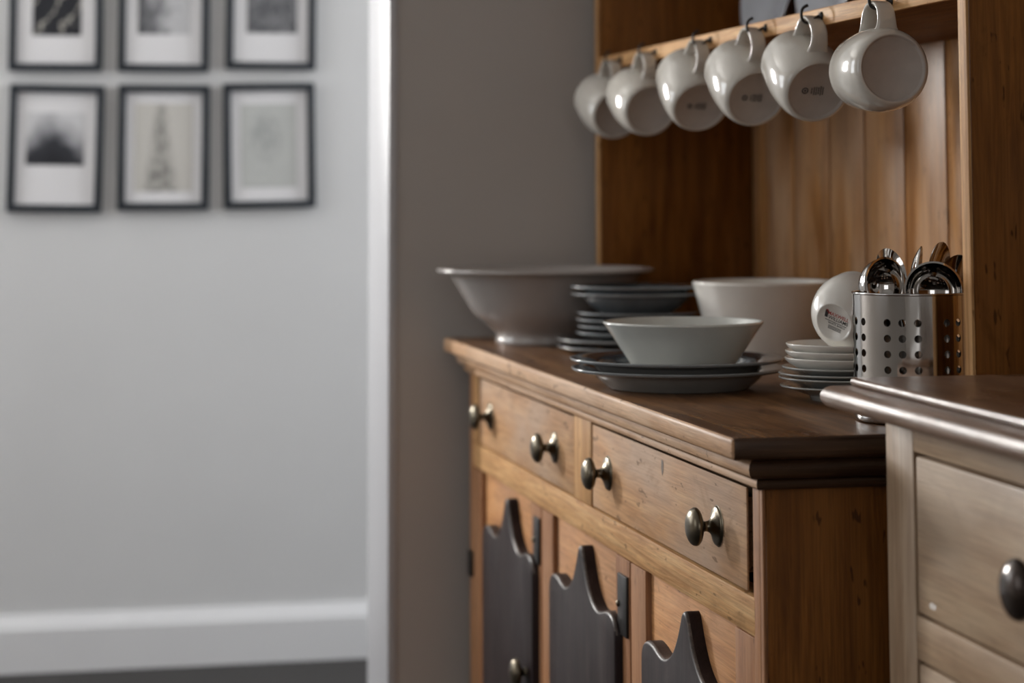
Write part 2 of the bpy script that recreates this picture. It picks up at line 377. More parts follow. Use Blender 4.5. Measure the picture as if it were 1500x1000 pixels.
# doors with the dark pointed overlay
def ogee_outline(yc, hw, zs, zp, zb):
    half = [(hw, zb), (hw, zs - .034), (hw * .99, zs - .018), (hw * .94, zs - .006), (hw * .84, zs + .000), (hw * .72, zs - .001), (hw * .60, zs - .006), (hw * .49, zs - .008),
            (hw * .37, zs - .003), (hw * .255, zs + .009), (hw * .165, zs + .026), (hw * .098, zs + .044), (hw * .054, zs + .058), (hw * .024, zp - .0012), (0, zp)]
    sm = [(q.x, q.y) for q in smooth_prof(half[1:], 3)]
    pts = [half[0]] + sm
    out = [(yc + a, z) for a, z in pts] + [(yc - a, z) for a, z in pts[-2::-1]]
    return out
def prism_x(outline, x_back, x_front, bev):
    bm = bmesh.new(); f = bm.faces.new([bm.verts.new((x_back, y, z)) for y, z in outline])
    r = bmesh.ops.extrude_face_region(bm, geom=[f]); nv = [e for e in r['geom'] if isinstance(e, bmesh.types.BMVert)]
    for v in nv: v.co.x = x_front
    ff = [e for e in r['geom'] if isinstance(e, bmesh.types.BMFace)][0]
    bmesh.ops.recalc_face_normals(bm, faces=bm.faces[:])
    bmesh.ops.bevel(bm, geom=list(ff.edges), offset=bev, segments=3, affect='EDGES', profile=.5)
    bmesh.ops.triangulate(bm, faces=[f for f in bm.faces if len(f.verts) > 4])
    return bm_data(bm)
DZ0, DZ1 = .122, H - .2195
def door(y0, y1, yc, hinge, kn):
    sw = .072
    vs, fs = merge([bm_data(box_bm(0, .024, y0, y0 + sw, DZ0, DZ1, .0015)), bm_data(box_bm(0, .024, y1 - sw, y1, DZ0, DZ1, .0015)),
                    bm_data(box_bm(0, .024, y0 + sw, y1 - sw, DZ0, DZ0 + .08, .0015))])
    d = mk('door', vs, fs, pine('stile', 'z'), dr, smooth=35)
    box('door_panel', .008, .020, y0 + sw - .004, y1 - sw + .004, DZ0 + .07, DZ1, pine('panel', 'y'), d, .0008)
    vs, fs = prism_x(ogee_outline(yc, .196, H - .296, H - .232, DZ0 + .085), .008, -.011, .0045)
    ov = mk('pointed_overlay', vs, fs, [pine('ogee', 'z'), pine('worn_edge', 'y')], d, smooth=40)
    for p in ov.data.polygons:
        if -.93 < p.normal.x < -.25 and p.normal.z > .2: p.material_index = 1  # upward bevels: wear, with the window highlight put into the colour
    if hinge:
        hy0, hy1, hz0, hz1 = hinge
        vs, fs = bm_data(box_bm(-.004, .001, hy0, hy1, hz0, hz1, .0016)); mk('hinge', vs, fs, IRON, d, smooth=35)
        sv, sf, _ = lathe_data([(0, 0), (.0045, 0), (.004, .002), (.002, .0032), (0, .0036)], 12)
        mk('hinge_screw', xf(sv, Matrix.Translation((-.004, hy1 - .007, (hz0 + hz1) / 2)) @ ROT_OUT), sf, BRASS, d, smooth=True)
    if kn: knob(kn[0], kn[1], d, x=kn[2])
    return d
door(.032, .556, .272, None, None)
door(.562, 1.082, .795, (.566, .612, H - .318, H - .240), None)
door(1.088, L - .032, 1.300, (1.092, 1.128, H - .306, H - .236), (1.150, H - .474, 0))
vs, fs = bm_data(box_bm(-.006, .001, L - .031, L - .004, H - .408, H - .364, .0016)); mk('hinge', vs, fs, IRON, dr, smooth=35)

# plate rack
HX = .235; HB = .516
box('rack_side', HX, HB + .03, -.029, -.005, H + .0005, H + 1.02, pine('side', 'z'), dr, .0015)
box('rack_side', HX, HB + .03, L - .02, L + .004, H + .0005, H + 1.02, pine('side', 'z'), dr, .0015)
box('side_facing', HX - .004, HX - .0002, -.029, -.006, H + .0005, H + 1.02, pine('rail', 'z'), dr, .001)
box('side_facing', HX - .004, HX - .0002, L - .02, L + .004, H + .0005, H + 1.02, pine('rail', 'z'), dr, .001)
gro = [-.005, .069, .2375, .399, .561, .7256, .8897, 1.0606, 1.2245, 1.403, 1.567, L - .02]
for a, c in zip(gro[:-1], gro[1:]):
    box('back_board', HB, HB + .014, a + .0034, c - .0034, H + .0005, H + 1.02, pine('back', 'z'), dr, .0022, 2)
box('rack_backing', HB + .0190, HB + .03, -.005, L - .02, H + .0005, H + 1.02, pine('side', 'z'), dr)
box('shelf', HX + .004, HB, -.0045, L - .0205, H + .472, H + .494, pine('side', 'y'), dr, .001)
box('shelf_lipping', HX - .003, HX + .0038, -.0045, L - .0205, H + .4715, H + .4945, pine('rail', 'y'), dr, .0015)
box('shelf', HX + .004, HB, -.0045, L - .0205, H + .86, H + .882, pine('side', 'y'), dr, .001)  # unseen upper shelf, added to keep the inside of the rack dark
box('rack_cornice', HX - .04, HB + .03, -.05, L + .025, H + 1.02, H + 1.06, pine('side', 'y'), dr, .006)
HOOKY = [.1966, .4442, .6767, .9433, 1.256, 1.4822]
hp = smooth_prof([(HX - .003, 0, .4835), (.228, 0, .4835), (.224, 0, .4815), (.219, 0, .4770), (.2125, 0, .4745), (.2065, 0, .4775), (.204, 0, .4855), (.2065, 0, .4935), (.213, 0, .4975)], 4)
hv, hf = tube_data(hp, .0021, 8)
cv, cf, _ = lathe_data([(0, 0), (.0058, 0), (.006, .001), (.0045, .0026), (.0022, .004), (0, .0042)], 16)
for y in HOOKY:
    m = Matrix.Translation((HX - .003, 0, .4835)) @ ROT_OUT
    V, F = merge([(hv, hf), (xf(cv, m), cf)])
    mk('cup_hook', [Vector((v.x, v.y + y, v.z + H)) for v in V], F, IRON, dr, smooth=60)

# ------------------------------------------------------------------ mugs
MP = [(0, .0030), (.0315, .0030), (.0325, .0016), (.0335, .0004), (.0352, .0004), (.0378, .0030), (.0402, .0090), (.0422, .0190), (.0433, .0320), (.0434, .0450), (.0424, .0600), (.0404, .0760), (.0394, .0850), (.0386, .0872), (.0376, .0868),
      (.0374, .0840), (.0396, .0640), (.0404, .0450), (.0400, .0250), (.0380, .0120), (.0320, .0065), (0, .0055)]
def lathe_obj(name, prof, mats, parent, seg=64, pick=None, M4=None, smooth=True):
    vs, fs, sg = lathe_data(prof, seg)
    mi = [pick(prof[j], prof[j + 1]) for j in sg] if pick else None
    if M4 is not None: vs = xf(vs, M4)
    return mk(name, vs, fs, mats, parent, smooth=smooth, mi=mi)
MS = 1.16
mprof = [MP[0]] + [(p.x, p.y) for p in smooth_prof(MP[1:-1], 3)] + [MP[-1]]
hpath = smooth_prof([(.0405, 0, .0190), (.0530, 0, .0178), (.0660, 0, .0215), (.0740, 0, .0310), (.0762, 0, .0430), (.0735, 0, .0550), (.0650, 0, .0640), (.0530, 0, .0680), (.0395, 0, .0685)], 4)
mprof = [(a * MS, c * MS) for a, c in mprof]; hpath = [Vector((.041 + (q.x - .041) * .80, q.y, q.z)) * MS for q in hpath]
def stamp(parent, zoff):
    """ring mark and lines of print on the foot"""
    V, F = [], []
    def ring(cx, cy, r0, r1, n=20):
        b = len(V)
        for k in range(n):
            a = 2 * PI * k / n
            V.append(Vector((cx + r0 * math.cos(a), cy + r0 * math.sin(a), zoff))); V.append(Vector((cx + r1 * math.cos(a), cy + r1 * math.sin(a), zoff)))
        for k in range(n):
            k2 = (k + 1) % n; F.append([b + 2 * k, b + 2 * k2, b + 2 * k2 + 1, b + 2 * k + 1])
    def bar(x0, x1, y0, y1):
        b = len(V); V.extend(Vector((x, y, zoff)) for x, y in ((x0, y0), (x1, y0), (x1, y1), (x0, y1))); F.append([b, b + 3, b + 2, b + 1])
    ring(0, .012, .0022, .0032); ring(0, .012, .0002, .0011)
    for i, (yy, ln) in enumerate([(.0055, .0060), (.0030, .0085), (.0008, .0085), (-.0014, .0070), (-.0036, .0095), (-.0058, .0080)]):
        x = -ln / 2
        while x < ln / 2:
            wd = random.uniform(.0007, .0016); bar(x, min(x + wd, ln / 2), yy - .0006, yy + .0006); x += wd + .0004
    V = [Vector((v.x * 1.35, -v.y * 1.35, v.z)) for v in V]
    return mk('foot_stamp', V, F, INK, parent)
MUGLAB = ['stoneware mug on the hook nearest the end wall',
          'stoneware mug on the second hook from the far rack side',
          'stoneware mug on the third hook from the far rack side, dark stamp on its foot',
          'stoneware mug on the fourth hook from the far rack side, dark stamp on its foot',
          'stoneware mug with ring stamp on its foot, next to the last plain-footed mug',
          'hanging stoneware mug with plain unstamped foot, above the metal utensil holder']
MT = [(18, 5, .003, 0), (18, 3, .002, 0), (33, 0, .002, -.002), (28, 2, .001, 0), (26, 1, .008, 0), (0, -1, .002, .002)]     # tilt of the foot, twist about the vertical
for i, y in enumerate(reversed(HOOKY)):
    al, tw = MT[i][:2]
    base = Matrix(((0, -1, 0), (0, 0, 1), (1, 0, 0))).transposed() if False else Matrix(((0, 1, 0), (0, 0, 1), (1, 0, 0)))
    R = Matrix.Rotation(math.radians(tw), 3, 'Z') @ Matrix.Rotation(math.radians(al), 3, 'X') @ base
    piv = Vector((.0668, 0, .043)) * MS; hookpt = Vector((.2145 + MT[i][2], y + .004, H + .4768 + MT[i][3]))
    loc = hookpt - R @ piv
    mg = thing('mug', MUGLAB[i], 'mug', loc, 'mugs hanging from the rack hooks', R.to_euler(), local=True)
    lathe_obj('mug_body', mprof, [GLAZE, UNGLAZED], mg, 72, lambda a, c: 1 if (max(a[0], c[0]) < .0345 * MS and max(a[1], c[1]) < .0035 * MS) else 0)
    vs, fs = strap_data(hpath, (0, 1, 0), .0215, .0052); mk('mug_handle', vs, fs, GLAZE, mg, smooth=50)
    if i in (2, 3, 4): stamp(mg, .0030)

# ------------------------------------------------------------------ crockery on the top
def sp(pts, n=3, head=True):
    return [(p.x, p.y) for p in smooth_prof(pts, n)]
def top_lathe(name, label, cat, x, y, z, prof, mats, group=None, pick=None, seg=80):
    vs, fs, sg = lathe_data(prof, seg); mi = [pick(j, prof[j], prof[j + 1]) for j in sg] if pick else None
    o = mk(name, vs, fs, mats, None, smooth=True, mi=mi, origin=(0, 0, 0)); o.location = (x, y, z); return tag(o, label, cat, group)
# big flared bowl
p = [(0, .004), (.072, .004)] + sp([(.075, .0), (.084, .0), (.0855, .006), (.084, .012), (.0875, .0195), (.099, .0295), (.1225, .050), (.140, .077), (.157, .105), (.166, .1155), (.178, .1190), (.1845, .1205), (.1865, .1235), (.184, .1262), (.172, .1248), (.160, .1170), (.150, .102), (.134, .077), (.115, .052), (.090, .033), (.070, .022)]) + [(0, .014)]
top_lathe('serving_bowl', 'large wide-rimmed greige serving bowl at the far corner of the dresser top', 'bowl', .102, 1.506, H + .0005, p, GREYBOWL)
def plate_prof(r, rim, well, foot, t=.004):
    return [(0, .003), (foot - .006, .003), (foot - .003, 0), (foot, 0)] + sp([(foot + .002, .002), (well + .006, rim * .45), (well + .014, rim * .75), (r - .02, rim - .006), (r - .004, rim - .0035), (r, rim - .001), (r - .0015, rim + .0012), (r - .02, rim - .001), (well + .008, rim * .78 + t * .4), (well, rim * .35 + t), (well - .014, .0065)]) + [(0, .006)]
def plate_pick(prof_r, well):
    def f(j, a, c):
        if min(a[0], c[0]) > prof_r - .0035: return 3
        up = a[0] >= c[0]                       # inner (upper) run of the profile
        if not up: return 1
        return 0 if min(a[0], c[0]) > well - .004 else 2
    return f
def plate(x, y, z, r, rim, well, foot, label, group, mats, name='plate'):
    return top_lathe(name, label, 'plate', x, y, z, plate_prof(r, rim, well, foot), mats, group, plate_pick(r, well))
PM = [SLATE, SLATE_U, PALEGREY, RIMG]; PM2 = [SLATE, UNDERG, PALEGREY, RIMG]
# the two plates under the shallow bowl
plate(.0735, .579, H + .0005, .141, .0265, .100, .092, 'slate-rimmed dinner plate standing on the dresser top under an identical plate and pale grey bowl', None, PM2, 'dinner_plate')
plate(.0725, .581, H + .0130, .1415, .0265, .100, .092, 'slate-rimmed dinner plate directly under the pale grey flared bowl', None, PM2, 'dinner_plate')
p = [(0, .003), (.058, .003)] + sp([(.061, 0), (.067, 0), (.070, .002), (.081, .018), (.094, .038), (.104, .052), (.1062, .0550), (.1055, .0566), (.1035, .0560), (.092, .038), (.079, .019), (.066, .0075)]) + [(0, .006)]
top_lathe('cereal_bowl', 'pale grey flared bowl standing on two slate-rimmed plates', 'bowl', .0815, .584, H + .0300, p, BOWLG)
# far stack
fx, fy = .196, 1.255
for i, z in enumerate((.0005, .0125)):
    plate(fx - .001 * i, fy, H + z, .1275, .0095, .088, .080, ['large dark slate plate, bottom of the tall stack behind the pale bowl', 'large dark slate plate, second from bottom of the tall stack'][i], 'tall plate stack', PM, 'dinner_plate')
for i in range(4):
    plate(fx + .002 * (i % 2), fy + .001 * i, H + .0205 + .0105 * i, .0975, .0115, .066, .060, ['lowest', 'second lowest', 'second highest', 'highest'][i] + ' of four small dark slate plates in the tall stack', 'tall plate stack', PM, 'side_plate')
for i in range(2):
    plate(fx, fy, H + .0600 + .0115 * i, .1065, .0340, .070, .056, ['deep slate soup plate second from top of the tall stack', 'deep slate soup plate on top of the tall stack'][i], 'tall plate stack', PM, 'soup_plate')
# tall white bowl
p = [(0, .003), (.070, .003)] + sp([(.073, 0), (.080, 0), (.083, .003), (.090, .030), (.100, .070), (.1095, .106), (.1115, .1125), (.1110, .1142), (.1085, .1135), (.097, .072), (.086, .032), (.076, .010)]) + [(0, .007)]
top_lathe('mixing_bowl', 'tall straight-sided off-white bowl against the rack boards', 'bowl', .361, 1.10, H + .0005, p, GLAZE_W)
# saucers
sx, sy = .2215, .36
for i, z in enumerate((.0025, .0128, .0180, .0255)):
    f0 = -.002 if i == 0 else .0024
    p = [(0, .003), (.034, .0030), (.036, f0), (.040, f0)] + sp([(.042, .0035), (.055, .008), (.070, .0125), (.0775, .0145), (.0790, .0158), (.0775, .0168), (.066, .0142), (.052, .0095), (.042, .0065)]) + [(0, .0058)]
    s = (.97, 1.005, .985, .95)[i]; p = [(a * s, c) for a, c in p]
    top_lathe('saucer', ['bottom', 'second lowest', 'third lowest', 'fourth lowest'][i] + ' of seven stacked saucers, pale grey with broad rim', 'saucer', sx + (0, .001, -.001, .001)[i], sy, H + z, p, PALEGREY, 'stacked saucers')
for i, z in enumerate((.0364, .0450, .0536)):
    p = [(0, .003), (.040, .003)] + sp([(.043, .0), (.048, 0), (.058, .005), (.0675, .0115), (.0705, .0155), (.0700, .0168), (.0682, .0162), (.060, .0098), (.050, .0068)]) + [(0, .0060)]
    top_lathe('saucer', ['lowest of the three off-white dishes topping the saucer stack', 'middle off-white dish of the three topping the saucer stack', 'topmost off-white dish of the saucer stack, under the tipped cup'][i], 'saucer', sx + (.0, .0008, .002)[i], sy, H + z, p, GLAZE_W, 'stacked saucers')
# tipped cup on top
ax = (.48 * Vector((.945, -.33, 0)) + .24 * Vector((0, 0, 1)) + .84 * Vector((.33, .945, 0))).normalized()
e1 = Vector((.945, -.33, 0)); e1 = (e1 - ax * e1.dot(ax)).normalized(); e2 = ax.cross(e1)
Rc = Matrix((e1, e2, ax)).transposed()
cup = thing('tipped_cup', 'off-white cup tipped on its side on the saucers, maker print on its foot', 'cup', (.1915, .3020, H + .0990), None, Rc.to_euler(), local=True)
p = [(0, .0022), (.0205, .0022)] + sp([(.0218, .0006), (.0235, 0), (.0252, .001), (.0310, .0060), (.0400, .0155), (.0460, .0290), (.0478, .0420), (.0475, .0540), (.0470, .0620), (.0460, .0632), (.0450, .0620), (.0453, .0420), (.0430, .0290), (.0360, .0160), (.0200, .0070)]) + [(0, .0050)]
lathe_obj('cup_body', p, GLAZE_W, cup, 64)
def text_mesh(body, size, mat, parent, x, y, z, roll, name='maker_print'):
    cu = bpy.data.curves.new('t', 'FONT'); cu.body = body; cu.size = size; cu.align_x = 'CENTER'; cu.align_y = 'CENTER'; cu.resolution_u = 2; cu.offset = size * .012
    t = bpy.data.objects.new('t', cu); C.objects.link(t); bpy.context.view_layer.update()
    me = bpy.data.meshes.new_from_object(t.evaluated_get(bpy.context.evaluated_depsgraph_get()))
    bpy.data.objects.remove(t); bpy.data.curves.remove(cu)
    m = Matrix.Rotation(roll, 4, 'Z') @ Matrix.Translation((x, y, z)) @ Matrix.Rotation(PI, 4, 'X')
    vs = [m @ v.co for v in me.vertices]; fs = [list(q.vertices) for q in me.polygons]; bpy.data.meshes.remove(me)
    return mk(name, vs, fs, mat, parent)
RL = math.radians(14)
text_mesh('MAXWELL', .0062, INKRED, cup, .003, -.0085, .0019, RL)
text_mesh('WILLIAMS', .0062, INK, cup, .004, -.0032, .0019, RL)
text_mesh('WHITE BASICS', .0036, INK, cup, .003, .0035, .0019, RL)
def rect_print(x0, x1, y0, y1, mat, name):
    m = Matrix.Rotation(RL, 4, 'Z'); vs = [m @ Vector(q) for q in ((x0, y0, .0019), (x0, y1, .0019), (x1, y1, .0019), (x1, y0, .0019))]; return mk(name, vs, [[0, 1, 2, 3]], mat, cup)
rect_print(-.0135, .0165, .0004, .0011, INK, 'print_rule')
for k in range(3): rect_print(-.0075, .0105, .0066 + .0017 * k, .0074 + .0017 * k, INK, 'print_rule')
rect_print(-.0150, -.0108, -.0110, -.0020, INK, 'crest'); rect_print(-.0142, -.0112, -.0122, -.0085, INKRED, 'crest')

# ------------------------------------------------------------------ utensil holder
ux, uy = .211, .097; UR = .066; UH = .143
uh = thing('utensil_holder', 'round stainless steel utensil holder with rows of punched holes', 'utensil holder', (ux, uy, H + .0008), local=True)
caz = math.atan2(-2.42752 - uy, -.78158 - ux)         # the direction in which column zero looks
def cyl(a, z, r=UR): return Vector((r * math.cos(a), r * math.sin(a), z))
V, F, NV = [], [], []
col = math.radians(15); rowh = .0173; z_lo = .0255 - rowh / 2; rows = 6; hole = .0043
ph = caz + math.radians(-24) - col / 2
def sheet(r, sgn):
    def add(a, z): V.append(cyl(a, z, r)); NV.append(Vector((math.cos(a), math.sin(a), 0)) * sgn)
    def quads(b, n):
        for k in range(n):
            f = [b + 2 * k, b + 2 * k + 2, b + 2 * k + 3, b + 2 * k + 1]; F.append(f if sgn > 0 else f[::-1])
    def quad_strip(a0, a1, z0, z1, n=4):
        b = len(V)
        for k in range(n + 1): a = a0 + (a1 - a0) * k / n; add(a, z0); add(a, z1)
        quads(b, n)
    for c in range(24):
        a0 = ph + c * col; a1 = a0 + col
        quad_strip(a0, a1, .006, z_lo); quad_strip(a0, a1, z_lo + rows * rowh, UH)
        if c % 4 == 3: quad_strip(a0, a1, z_lo, z_lo + rows * rowh); continue
        for q_ in range(rows):
            zc = z_lo + (q_ + .5) * rowh; ac = (a0 + a1) / 2; n = 16; b = len(V)
            for k in range(n + 1):
                t = -2 * PI * k / n + PI / 4; cx, cz = math.cos(t), math.sin(t); q = max(abs(cx), abs(cz))
                add(ac + cx * hole / UR, zc + cz * hole); add(ac + cx / q * col / 2, zc + cz / q * rowh / 2)
            quads(b, n)
            if sgn > 0:
                b = len(V)
                for k in range(n + 1):
                    t = -2 * PI * k / n; cx, cz = math.cos(t), math.sin(t); a = ac + cx * hole / UR
                    nn = -Vector((-math.sin(ac) * cx, math.cos(ac) * cx, cz))
                    V.append(cyl(a, zc + cz * hole)); V.append(cyl(a, zc + cz * hole, UR - .0009)); NV.append(nn); NV.append(nn)
                quads(b, n)
sheet(UR, 1); sheet(UR - .0009, -1)
wallo = mk('perforated_wall', V, F, STEEL, uh, smooth=True)
wallo.data.normals_split_custom_set_from_vertices([tuple(q) for q in NV])
rimp = [cyl(2 * PI * k / 96, UH) for k in range(97)]; vs, fs = tube_data(rimp, .0014, 8, False); mk('rolled_rim', vs, fs, STEEL, uh, smooth=True)
lathe_obj('holder_base', [(0, .0), (.060, .0)] + sp([(.0635, .0006), (.0655, .003), (.0661, .0065)]) + [(.0651, .0065), (.0640, .003), (0, .0012)], STEEL, uh, 96)
# ladles
def ladle(label, cx, cy, cz, open_dir, rad, foot, mat=STEEL_P):
    t = thing('ladle', label, 'ladle', (ux, uy, H + .003))
    od = Vector(open_dir).normalized(); e1 = od.orthogonal().normalized(); e2 = od.cross(e1); Rm = Matrix((e1, e2, od)).transposed().to_4x4()
    prof = []; nn = 12
    for k in range(nn + 1): a = PI / 2 * k / nn; prof.append((rad * math.sin(a), -rad * .92 * math.cos(a)))
    prof += [(rad + .0012, .001), (rad - .0008, .0016)]
    for k in range(nn, -1, -1): a = PI / 2 * k / nn; prof.append(((rad - .0014) * math.sin(a), -(rad - .0014) * .92 * math.cos(a)))
    vs, fs, _ = lathe_data(prof, 40); mk('ladle_bowl', xf(vs, Matrix.Translation((cx, cy, cz)) @ Rm), fs, mat, t, smooth=50)
    top_pt = Vector((cx, cy, cz)) + Vector((0, 0, -rad * .9)); a = Vector(foot)
    pts = smooth_prof([tuple(a), tuple(a.lerp(top_pt, .5)), tuple(top_pt), tuple(top_pt + Vector((0, 0, .012)))], 4)
    vs, fs = strap_data(pts, (1, 0, 0), .011, .0028); mk('ladle_handle', vs, fs, mat, t, smooth=50)
def spoon(label, x, y, z, face, foot, ln=.055, wd=.036):
    t = thing('serving_spoon', label, 'spoon', (ux, uy, H + .003))
    f = Vector(face).normalized(); up = (Vector((x, y, z)) - Vector(foot)).normalized(); sd = up.cross(f).normalized(); f = sd.cross(up)
    Rm = Matrix((sd, up, f)).transposed().to_4x4(); Rm.translation = Vector((x, y, z))
    V, F = [], []; nr, ns = 6, 28
    for layer in (0, 1):
        for i in range(nr + 1):
            q = i / nr
            for k in range(ns):
                a = 2 * PI * k / ns; px = wd / 2 * q * math.sin(a); py = ln / 2 * q * math.cos(a) * (1 if math.cos(a) > 0 else 1.12)
                V.append(Vector((px, py, -.009 * (1 - q * q) + (.0011 if layer else 0))))
    R0 = (nr + 1) * ns
    for i in range(nr):
        for k in range(ns):
            k2 = (k + 1) % ns; a, b_, c, d = i * ns + k, i * ns + k2, (i + 1) * ns + k2, (i + 1) * ns + k
            F.append([a, b_, c, d]); F.append([R0 + d, R0 + c, R0 + b_, R0 + a])
    for k in range(ns): k2 = (k + 1) % ns; F.append([nr * ns + k, nr * ns + k2, R0 + nr * ns + k2, R0 + nr * ns + k])
    mk('spoon_bowl', xf(V, Rm), F, STEEL_P, t, smooth=60)
    neck = Rm @ Vector((0, -ln * .54, .0006)); a = Vector(foot); pts = [a.lerp(neck, k / 6) for k in range(7)]
    vs, fs = strap_data([tuple(q) for q in pts], tuple(sd), .0075, .0024); mk('spoon_handle', vs, fs, STEEL_P, t, smooth=50)
zb = H + .006
ladle('large steel ladle rising over the holder edge beside the tipped cup', .1800, .096, H + .1515, (.38, -.92, .05), .0315, (.215, .110, zb))
ladle('steel ladle in the utensil holder with its bowl facing out between ladle and spoons', .2260, .066, H + .1465, (-.35, -.93, .06), .0320, (.215, .088, zb))
spoon('dark serving spoon rising just behind the large ladle', .203, .137, H + .166, (.25, -.95, .1), (.22, .08, zb), .056, .040)
spoon('narrow serving spoon seen edge-on between the two ladles and the tallest spoon', .2290, .118, H + .167, (.85, -.45, .0), (.20, .10, zb), .058, .034)
spoon('tallest serving spoon in the utensil holder', .2510, .112, H + .169, (.45, -.85, .1), (.21, .09, zb), .064, .036)
spoon('broad serving spoon leaning towards the rack side in the utensil holder', .2600, .086, H + .157, (-.2, -.95, .1), (.225, .10, zb), .060, .036)

# ------------------------------------------------------------------ plates stood on the rack shelf
for i, (y, r) in enumerate(((1.402, .150), (1.095, .155))):
    pr = [(0, .002), (r * .62, .002)] + sp([(r * .64, 0), (r * .68, 0), (r * .74, .006), (r * .97, .016), (r, .019), (r * .985, .0205), (r * .74, .012), (r * .64, .006)]) + [(0, .0055)]
    vs, fs, _ = lathe_data(pr, 72)
    lean = math.radians(9)
    m = Matrix.Rotation(-PI / 2, 4, 'Y')              # plate looks along -x
    m = Matrix.Rotation(lean, 4, 'Y') @ m
    pv = xf(vs, m); dz = min(v.z for v in pv); xmax = max(v.x for v in pv)
    o = mk('display_plate', [v - Vector((xmax, 0, dz)) + Vector((HB - .003, y, H + .4952)) for v in pv], fs, BLUEGREY, None, smooth=True)
    tag(o, ['blue-grey plate propped on the rack shelf, nearer the end wall', 'blue-grey plate propped on the rack shelf, further from the end wall'][i], 'plate', 'plates propped on the rack shelf')

# ------------------------------------------------------------------ chest in front
PX, PY, PHI = .10, -.11, .02
ch = thing('chest_of_drawers', 'pale worn wooden chest of drawers with rounded top edge beside the dresser', 'chest', (PX, PY, 0), rot=(0, 0, -PHI), local=True)
CW, CD = 1.13, .40
def chest_top(name, off, z0, z1, rnd, mat, end=.062):
    seg = 10; prof = []
    for i in range(seg + 1):
        a = -PI / 2 + PI * i / seg; prof.append((rnd * math.cos(a), (z0 + z1) / 2 + (z1 - z0) / 2 * math.sin(a)))
    vs, fs = [], []; n = len(prof); xo = off - rnd
    for k in range(4):
        for d, z in prof:
            x = CD if k in (0, 3) else -(xo + d)
            y = (end - rnd + d) if k < 2 else -(CW + end - rnd + d)
            vs.append((x, y, H + z))
    for k in range(3):
        for i in range(n - 1): fs.append([k * n + i, (k + 1) * n + i, (k + 1) * n + i + 1, k * n + i + 1])
    fs.append([0, n, 2 * n, 3 * n]); fs.append([n - 1, 4 * n - 1, 3 * n - 1, 2 * n - 1]); fs.append(list(range(n))); fs.append([3 * n + i for i in range(n)][::-1])
    return mk(name, vs, fs, mat, ch, smooth=45)
chest_top('top_nosing', .055, .033, .056, .0115, pine('nosing', 'y'), end=.050)
chest_top('top_board', .028, .056, .065, .004, pine('chesttop', 'y'), end=.030)
box('chest_stile', 0, .02, -.076, .004, .05, H + .033, pine('chest', 'z'), ch, .002)
box('chest_stile', 0, .02, -CW, -CW + .08, .05, H + .033, pine('chest', 'z'), ch, .002)
box('chest_side', .02, CD - .01, -.016, .004, .05, H + .033, pine('chest', 'z'), ch, .001)
box('chest_side', .02, CD - .01, -CW, -CW + .02, .05, H + .033, pine('chest', 'z'), ch, .001)
box('chest_back', CD - .0095, CD, -CW, .004, .05, H + .033, pine('chest', 'z'), ch)
box('chest_rail', 0, .02, -CW + .0805, -.0765, H - .001, H + .033, pine('chest', 'y'), ch, .002)
zt = H - .0045
for k, hgt in enumerate((.1535, .19, .21)):
    z1 = zt; z0 = zt - hgt
    vs, fs = merge([bm_data(box_bm(.001, .02, -CW + .084, -.0800, z0, z1, .003)), bm_data(box_bm(.02, CD - .03, -CW + .09, -.088, z0 + .004, z1 - .02))])
    d = mk('chest_drawer', vs, fs, pine('chest', 'y'), ch, smooth=35)
    if k == 0: flat_mark('paint_chip', -.122, z0 + .013, .024, .008, CHIP, d, .0007, 9)
    for s in (.412, .718):
        m = Matrix.Translation((.001, -s, (z0 + z1) / 2 + .001)) @ ROT_OUT @ Matrix.Scale(1.25, 4); mk('chest_knob', xf(kv, m), kf, BRONZE, d, smooth=60)
    box('chest_rail', 0, .02, -CW + .0805, -.0765, z0 - .0455, z0 - .003, pine('chest', 'y'), ch, .002)
    zt = z0 - .049
box('chest_plinth', .015, CD - .01, -CW + .01, -.01, 0, .05, pine('chest', 'y'), ch, .002)

